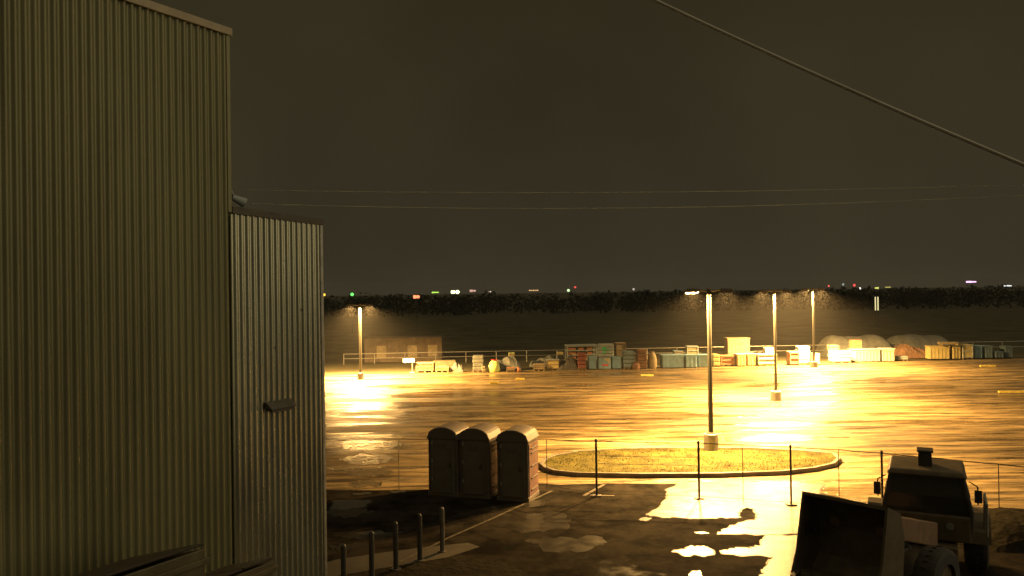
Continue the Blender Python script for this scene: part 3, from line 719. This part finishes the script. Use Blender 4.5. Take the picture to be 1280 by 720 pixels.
# ------------------------------------------------------------------ wire fence along the yard
t = thing('metal_fence', 'thin metal post and rail fence crossing behind the toilets', 'fence', (0, 0, 0))
FX = [(300, 549, 27.2), (403, 549, 27.1), (498, 549, 27.4), (600, 548, 27.8), (683, 549, 27.4), (745, 551.5, 26.1), (873, 553.5, 25.6), (928, 556, 25.2), (988, 558.5, 24.7), (1048, 562, 24.2), (1102, 566, 23.7), (1175, 573, 22.9), (1248, 580, 22.1), (1330, 588, 21.2)]
tops = [pd(x, y, Y) for x, y, Y in FX]
def sag(a, b, dz, n=8): return [a.lerp(b, i / n) - Vector((0, 0, dz * 4 * (i / n) * (1 - i / n))) for i in range(n + 1)]
b = MB()
for p, q in zip(tops[:-1], tops[1:]): b.path(sag(p, q, .015), .014, 6)
b.build('top_rail', 'dark', t)
b = MB()
for p, q in zip(tops[:-1], tops[1:]): b.path(sag(p - Vector((0, 0, p.z - .10)), q - Vector((0, 0, q.z - .10)), .02), .006, 5)
b.build('bottom_wire', 'dark', t)
b = MB()
for p, q in zip(tops[5:7], tops[6:7]):
    for fz_ in (.74, .60): b.path(sag(p * 1 - Vector((0, 0, p.z * (1 - fz_))), q - Vector((0, 0, q.z * (1 - fz_))), .01), .009, 5)
b.build('middle_wire', 'galv', t)
STRONG = {5: .036, 6: .036, 8: .03, 10: .032}
for i, p in enumerate(tops):
    r_ = STRONG.get(i, .012)
    b = MB(); b.tube((p.x, p.y, 0), (p.x, p.y, p.z + (.03 if r_ > .02 else 0)), r_, n=10)
    po = b.build('post', 'dark', t)
    if r_ > .02:
        c = MB(); c.tube((p.x, p.y, p.z - .02), (p.x, p.y, p.z + .07), r_ * 1.5, r_ * .9, 10); c.build('post_cap', 'dark', po)
        c = MB(); c.box((p.x, p.y, .025), (.30, .20, .04)); c.build('foot', 'kerb', po, bevel=.01)

# ------------------------------------------------------------------ bollards
bol = None
for px, pyt, pyb, lab in ((430, 680, 744, 'bollard nearest the corner of the corrugated building'), (465, 664, 727, 'bollard second from the corrugated building'),
                          (495, 652, 712, 'bollard third from the corrugated building'), (525, 642, 701, 'fourth bollard from the building, standing where the pale line starts'),
                          (553, 634, 690, 'faint fifth bollard, farthest from the corrugated building')):
    g = at(px, pyb); h_ = pd(px, pyt, g.y).z
    t = thing('bollard', lab, 'bollard', g, 0, 'bollards in a row by the walkway')
    b = MB(); b.tube((0, 0, 0), (0, 0, h_ - .05), .062, n=20); b.tube((0, 0, h_ - .05), (0, 0, h_), .062, .03, 20); b.build('post', 'dark' if px < 550 else 'kerb', t)
    b = MB(); b.tube((0, 0, 0), (0, 0, .03), .12, n=20); b.build('footing', 'kerb', t)

# ------------------------------------------------------------------ dumpsters beside the building
def dumpster(px, py, Y, rz, W, D, H, label):
    p = pd(px, py, Y); H = p.z - .04; p = p - wd_ * (W / 2) - wn * (D / 2); t = thing('dumpster', label, 'dumpster', (p.x, p.y, 0), rz, 'dumpsters against the metal building')
    b = MB(); b.prism([(-W / 2, -D / 2, .15), (-W / 2, D / 2, .15), (-W / 2, D / 2, H), (-W / 2, -D / 2, H * .82)], (W, 0, 0)); b.build('body', 'bin', t, bevel=.02)
    b = MB()
    for q in range(5): b.box((-W / 2 + W * (q + .5) / 5, D / 2 + .02, H * .45), (.07, .05, H * .6))
    b.box((0, D / 2 + .03, H * .93), (W + .06, .06, .09)); b.build('rib', 'bin', t, bevel=.01)
    for s in (-1, 1):
        b = MB(); b.prism([(s * W / 4 - W / 4 + .02, -D / 2 - .05, H * .83), (s * W / 4 - W / 4 + .02, D / 2, H * 1.02), (s * W / 4 - W / 4 + .02, D / 2, H * 1.02 + .04), (s * W / 4 - W / 4 + .02, -D / 2 - .05, H * .83 + .04)], (W / 2 - .04, 0, 0)); b.build('lid', 'lid', t, bevel=.01)
    b = MB()
    for s in (-1, 1): b.box((s * (W / 2 + .05), 0, H * .6), (.1, D * .8, .12))
    b.build('lifting_pocket', 'dark', t)
    for sx in (-1, 1):
        for sy in (-1, 1):
            b = MB(); b.tube((sx * (W / 2 - .2) - .04, sy * (D / 2 - .15), .08), (sx * (W / 2 - .2) + .04, sy * (D / 2 - .15), .08), .08, n=14); b.build('wheel', 'tyre', t)
dumpster(257, 682, 12.7, R(-120.5), 3.4, 1.8, 0, 'large brown dumpster with dark lids at the lower left corner')
dumpster(343, 698, 14.5, R(-120.5), 1.4, 1.2, 0, 'smaller dumpster right of the large brown one')

# ------------------------------------------------------------------ wheel loader, cab silhouette, bucket raised to the left
CP = pd(1160, 725, 18.6); CP.z = 0
yaw = math.atan2(CP.x, CP.y)
ld = thing('wheel_loader', 'dark articulated wheel loader with cab and raised bucket at the lower right', 'wheel loader', CP, -yaw)
Li = (Matrix.Translation(CP) @ Matrix.Rotation(-yaw, 4, 'Z')).inverted()
def L(px, py, Y): return Li @ pd(px, py, Y)
def wheel(parent, c, ax, r_, w_):
    ax = Vector(ax).normalized(); c = Vector(c)
    b = MB(); prof = [(-.5, .86), (-.42, .97), (-.25, 1), (.25, 1), (.42, .97), (.5, .86), (.5, .55), (-.5, .55)]
    nn = 28; u = ax.orthogonal().normalized(); v = ax.cross(u); vs = []
    for i in range(nn):
        a = 6.2832 * i / nn; d = u * math.cos(a) + v * math.sin(a)
        for o_, rr in prof: vs.append(c + ax * o_ * w_ + d * r_ * rr)
    k = len(prof); fs = [(i * k + j, i * k + (j + 1) % k, ((i + 1) % nn) * k + (j + 1) % k, ((i + 1) % nn) * k + j) for i in range(nn) for j in range(k)]
    b.add(vs, fs)
    for i in range(nn):
        a = 6.2832 * i / nn; d = u * math.cos(a) + v * math.sin(a)
        b.box(c + d * r_ * 1.0, (.06, .05, .05))
    wh = b.build('wheel', 'tyre', parent)
    b = MB(); b.tube(c - ax * w_ * .35, c + ax * w_ * .35, r_ * .56, n=20); b.tube(c - ax * w_ * .45, c + ax * w_ * .45, r_ * .2, n=12); b.build('rim', 'loader', wh)
YC = 18.6
zc = lambda py: (L(1160, py, YC)).z
# cab: pillars lean in to a narrower roof
xw = .0093 * 93
def cab_ring(hw, y0, y1, z): return [(-hw, y0, z), (hw, y0, z), (hw, y1, z), (-hw, y1, z)]
rings = [(.84, -.75, .75, 1.15), (.87, -.80, .80, 1.85), (.80, -.78, .78, 2.15), (.72, -.70, .72, 2.62)]
b = MB()
for (a, c) in zip(rings[:-1], rings[1:]):
    p = cab_ring(*a); q = cab_ring(*c); b.add(p + q, [(0, 1, 5, 4), (1, 2, 6, 5), (2, 3, 7, 6), (3, 0, 4, 7)])
b.build('cab_window', 'glass', ld)
b = MB(); b.prism([(-.86, -.84, 1.12), (.86, -.84, 1.12), (.9, .84, 1.12), (-.9, .84, 1.12)], (0, 0, .62)); b.build('cab_body', 'loader', ld, bevel=.04)
for sx in (-1, 1):
    for sy in (-1, 1):
        b = MB()
        for (a, c) in zip(rings[:-1], rings[1:]): b.tube((sx * a[0], sy * abs(a[1]), a[3]), (sx * c[0], sy * abs(c[1]), c[3]), .05, n=8)
        b.build('cab_pillar', 'dark', ld)
b = MB(); b.box((0, 0, 2.68), (1.62, 1.66, .13), taper=.93); b.build('cab_roof', 'loader', ld, bevel=.04)
b = MB(); b.box((-.02, -.1, 2.90), (.30, .42, .36), taper=.9); b.box((-.02, -.1, 3.10), (.34, .46, .05)); b.build('roof_unit', 'dark', ld, bevel=.015)
for s in (-1, 1):
    b = MB(); b.tube((s * .84, -.5, 2.5), (s * 1.0, -.62, 2.42), .015, n=6); b.tube((s * 1.0, -.62, 2.42), (s * 1.0, -.62, 2.0), .015, n=6); ar = b.build('mirror_arm', 'dark', ld)
    b = MB(); b.box((s * 1.01, -.66, 2.2), (.15, .05, .30)); b.build('mirror', 'dark', ar, bevel=.02)
# rear frame, engine cover, fenders, wheels
b = MB(); b.box((0, 1.6, 1.25), (1.35, 1.9, .9), taper=.9); b.build('engine_cover', 'loader', ld, bevel=.06)
b = MB(); b.box((0, .6, .85), (1.2, 3.4, .45)); b.build('rear_frame', 'loader', ld, bevel=.04)
b = MB(); b.tube((.3, 1.7, 1.6), (.3, 1.7, 2.3), .05, n=10); b.build('exhaust', 'dark', ld)
for s in (-1, 1):
    wheel(ld, (s * 1.02, 1.0, .70), (1, 0, 0), .70, .48)
    pts = [(s * .76, 1.0 + .82 * math.cos(a), .70 + .82 * math.sin(a)) for a in [R(x) for x in range(10, 171, 20)]] + [(s * .76, 1.0 + .76 * math.cos(a), .70 + .76 * math.sin(a)) for a in [R(x) for x in range(170, 9, -20)]]
    b = MB(); b.prism(pts, (s * .54, 0, 0)); b.build('fender', 'loader', ld)
b = MB(); b.tube((1.18, .35, 1.2), (1.18, .35, 2.05), .03, n=8); b.tube((1.18, -.35, 1.2), (1.18, -.35, 1.95), .03, n=8); b.tube((1.18, .35, 2.05), (1.18, -.35, 1.95), .03, n=8); b.build('handrail', 'galv', ld)
for s in (-.45, .45):
    b = MB(); b.tube((s, -.86, 1.5), (s, -.90, 1.5), .08, n=14); b.build('headlight', 'galv', ld)
# front frame turned to the left: direction in local space
def W(v): return Li @ Vector(v)
BK = Vector((6.40, 15.9, 0)); hd = (BK - CP); hd.z = 0; hd = hd.normalized(); sd = Vector((-hd.y, hd.x, 0))
if sd.x < 0: sd = -sd
def FP(a, s, z): return W(CP + hd * a + sd * s + Vector((0, 0, z)))
def fbox(b, a0, a1, s0, s1, z0a, z1a, z0b, z1b):
    vs = [FP(a0, s0, z0a), FP(a0, s1, z0a), FP(a0, s1, z1a), FP(a0, s0, z1a), FP(a1, s0, z0b), FP(a1, s1, z0b), FP(a1, s1, z1b), FP(a1, s0, z1b)]
    b.add(vs, [(0, 1, 2, 3), (4, 5, 6, 7), (0, 1, 5, 4), (1, 2, 6, 5), (2, 3, 7, 6), (3, 0, 4, 7)])
b = MB(); fbox(b, .9, 2.7, -.4, .4, .55, 1.35, .55, 1.15); b.build('front_frame', 'loader', ld, bevel=.04)
for s in (-1, 1):
    b = MB(); fbox(b, .95, 3.35, s * .50 - .12, s * .50 + .12, 1.05, 1.62, 1.80, 2.30); b.build('lift_arm', 'arm', ld, bevel=.03)
    b = MB(); b.tube(FP(1.4, s * .3, .9), FP(2.7, s * .45, 1.8), .06, n=10); b.build('cylinder', 'galv', ld)
    ax = (W(CP + sd) - W(CP)); wheel(ld, FP(2.05, s * 1.0, .70), ax, .70, .48)
b = MB(); fbox(b, 1.0, 3.3, -.40, .40, 1.0, 1.30, 1.85, 2.05); b.build('boom', 'arm', ld, bevel=.03)
bk = MB(); BW = .84
outer = [(4.42, .93), (3.65, .80), (3.30, 1.10), (3.22, 1.85), (3.38, 2.38), (3.92, 2.62)]
inner = [(3.94, 2.55), (3.45, 2.33), (3.30, 1.84), (3.37, 1.15), (3.68, .88), (4.42, .98)]
bk.prism([FP(a, -BW, z) for a, z in outer + inner], FP(0, BW, 0) - FP(0, -BW, 0)); bo = bk.build('bucket', 'loader', ld)
for s_ in (-1, 1):
    b = MB(); b.prism([FP(a, s_ * (BW + .002), z) for a, z in outer + [(4.08, 1.9), (4.2, 1.4)]], FP(0, s_ * .05, 0) - FP(0, 0, 0)); b.build('side_wall', 'loader', bo)
b = MB()
for q in range(7): s = -BW + .1 + q * (2 * BW - .2) / 6; b = MB(); fbox(b, 4.36, 4.62, s - .05, s + .05, .90, 1.03, .92, .96); b.build('tooth', 'dark', bo)
b = MB(); b.path([FP(3.5, -BW - .02, 2.2), FP(3.45, -BW - .12, 2.25), FP(3.45, -BW - .12, 2.0), FP(3.5, -BW - .02, 1.95)], .025, 6); b.build('bucket_eye', 'galv', bo)
b = MB(); fbox(b, 3.55, 3.95, -BW - .06, -BW + .0, 1.62, 1.95, 1.62, 1.95); b.build('side_plate', 'dark', bo, bevel=.02)

ld.scale.z = .94
# dark soil heap at the right edge
g = at(1290, 668)
sh = mound(4.8, 3.0, .7, 5, .3); o = sh.build('soil_heap', 'soil'); o.location = (g.x + .5, g.y, 0); tag(o, 'dark wet soil heap at the lower right edge beside the loader', 'soil heap')
for (px, py, s_, lab) in ((1229, 656, .05, 'small pale stone lying left of the larger one by the soil heap'), (1242, 661, .09, 'larger pale stone at the foot of the dark soil heap')):
    p = at(px, py); b = MB(); vs = []; 
    b.box((0, 0, s_ * .6), (s_ * 2, s_ * 1.5, s_ * 1.2), rz=.5, taper=.6); o = b.build('stone', 'white', bevel=.02); o.location = p + Vector((0, 0, .0)); tag(o, lab, 'stone', 'pale stones by the soil heap')
# low boxy hump behind the loader, left of its cab
g = at(1078, 641); sh = mound(1.2, .8, .42, 9, .5); o = sh.build('gravel_heap', 'kerb'); o.location = g; tag(o, 'low grey gravel heap between the bucket and the loader cab', 'gravel heap')

# ------------------------------------------------------------------ overhead wires
def wire(name, a, c, sagm, r_, m, lab, n=24):
    pts = [a.lerp(c, i / n) - Vector((0, 0, sagm * 4 * (i / n) * (1 - i / n))) for i in range(n + 1)]
    o0 = MB().path(pts, r_, 6).build(name, m); tag(o0, lab, 'cable', 'overhead wires')
wire('overhead_wire', pd(250, 236, 62), pd(1400, 226, 62), .55, .016, 'wire', 'upper of two thin power wires across the sky')
wire('overhead_wire', pd(250, 252, 62), pd(1400, 236, 62), .95, .018, 'wire', 'lower of two thin power wires across the sky')
wire('overhead_cable', pd(700, -58, 9), pd(1400, 256, 6.5), .06, .016, 'cable', 'thick pale cable sloping down through the upper right sky')

# ------------------------------------------------------------------ wet night air
if HAZE:
    b = MB(); b.box((0, 230, 6.0), (640, 540, 14.6)); hz = b.build('haze', 'galv')
    hz.data.materials.clear(); hm = bpy.data.materials.new('haze'); hm.use_nodes = True; nn_ = hm.node_tree.nodes; nn_.clear()
    ho = nn_.new('ShaderNodeOutputMaterial'); hv = nn_.new('ShaderNodeVolumePrincipled')
    hv.inputs['Color'].default_value = (.85, .85, .85, 1); hv.inputs['Density'].default_value = HAZE; hv.inputs['Anisotropy'].default_value = 0
    hm.node_tree.links.new(hv.outputs[0], ho.inputs['Volume']); hz.data.materials.append(hm); tag(hz, 'thin damp night haze over the lot', 'haze', kind='stuff')
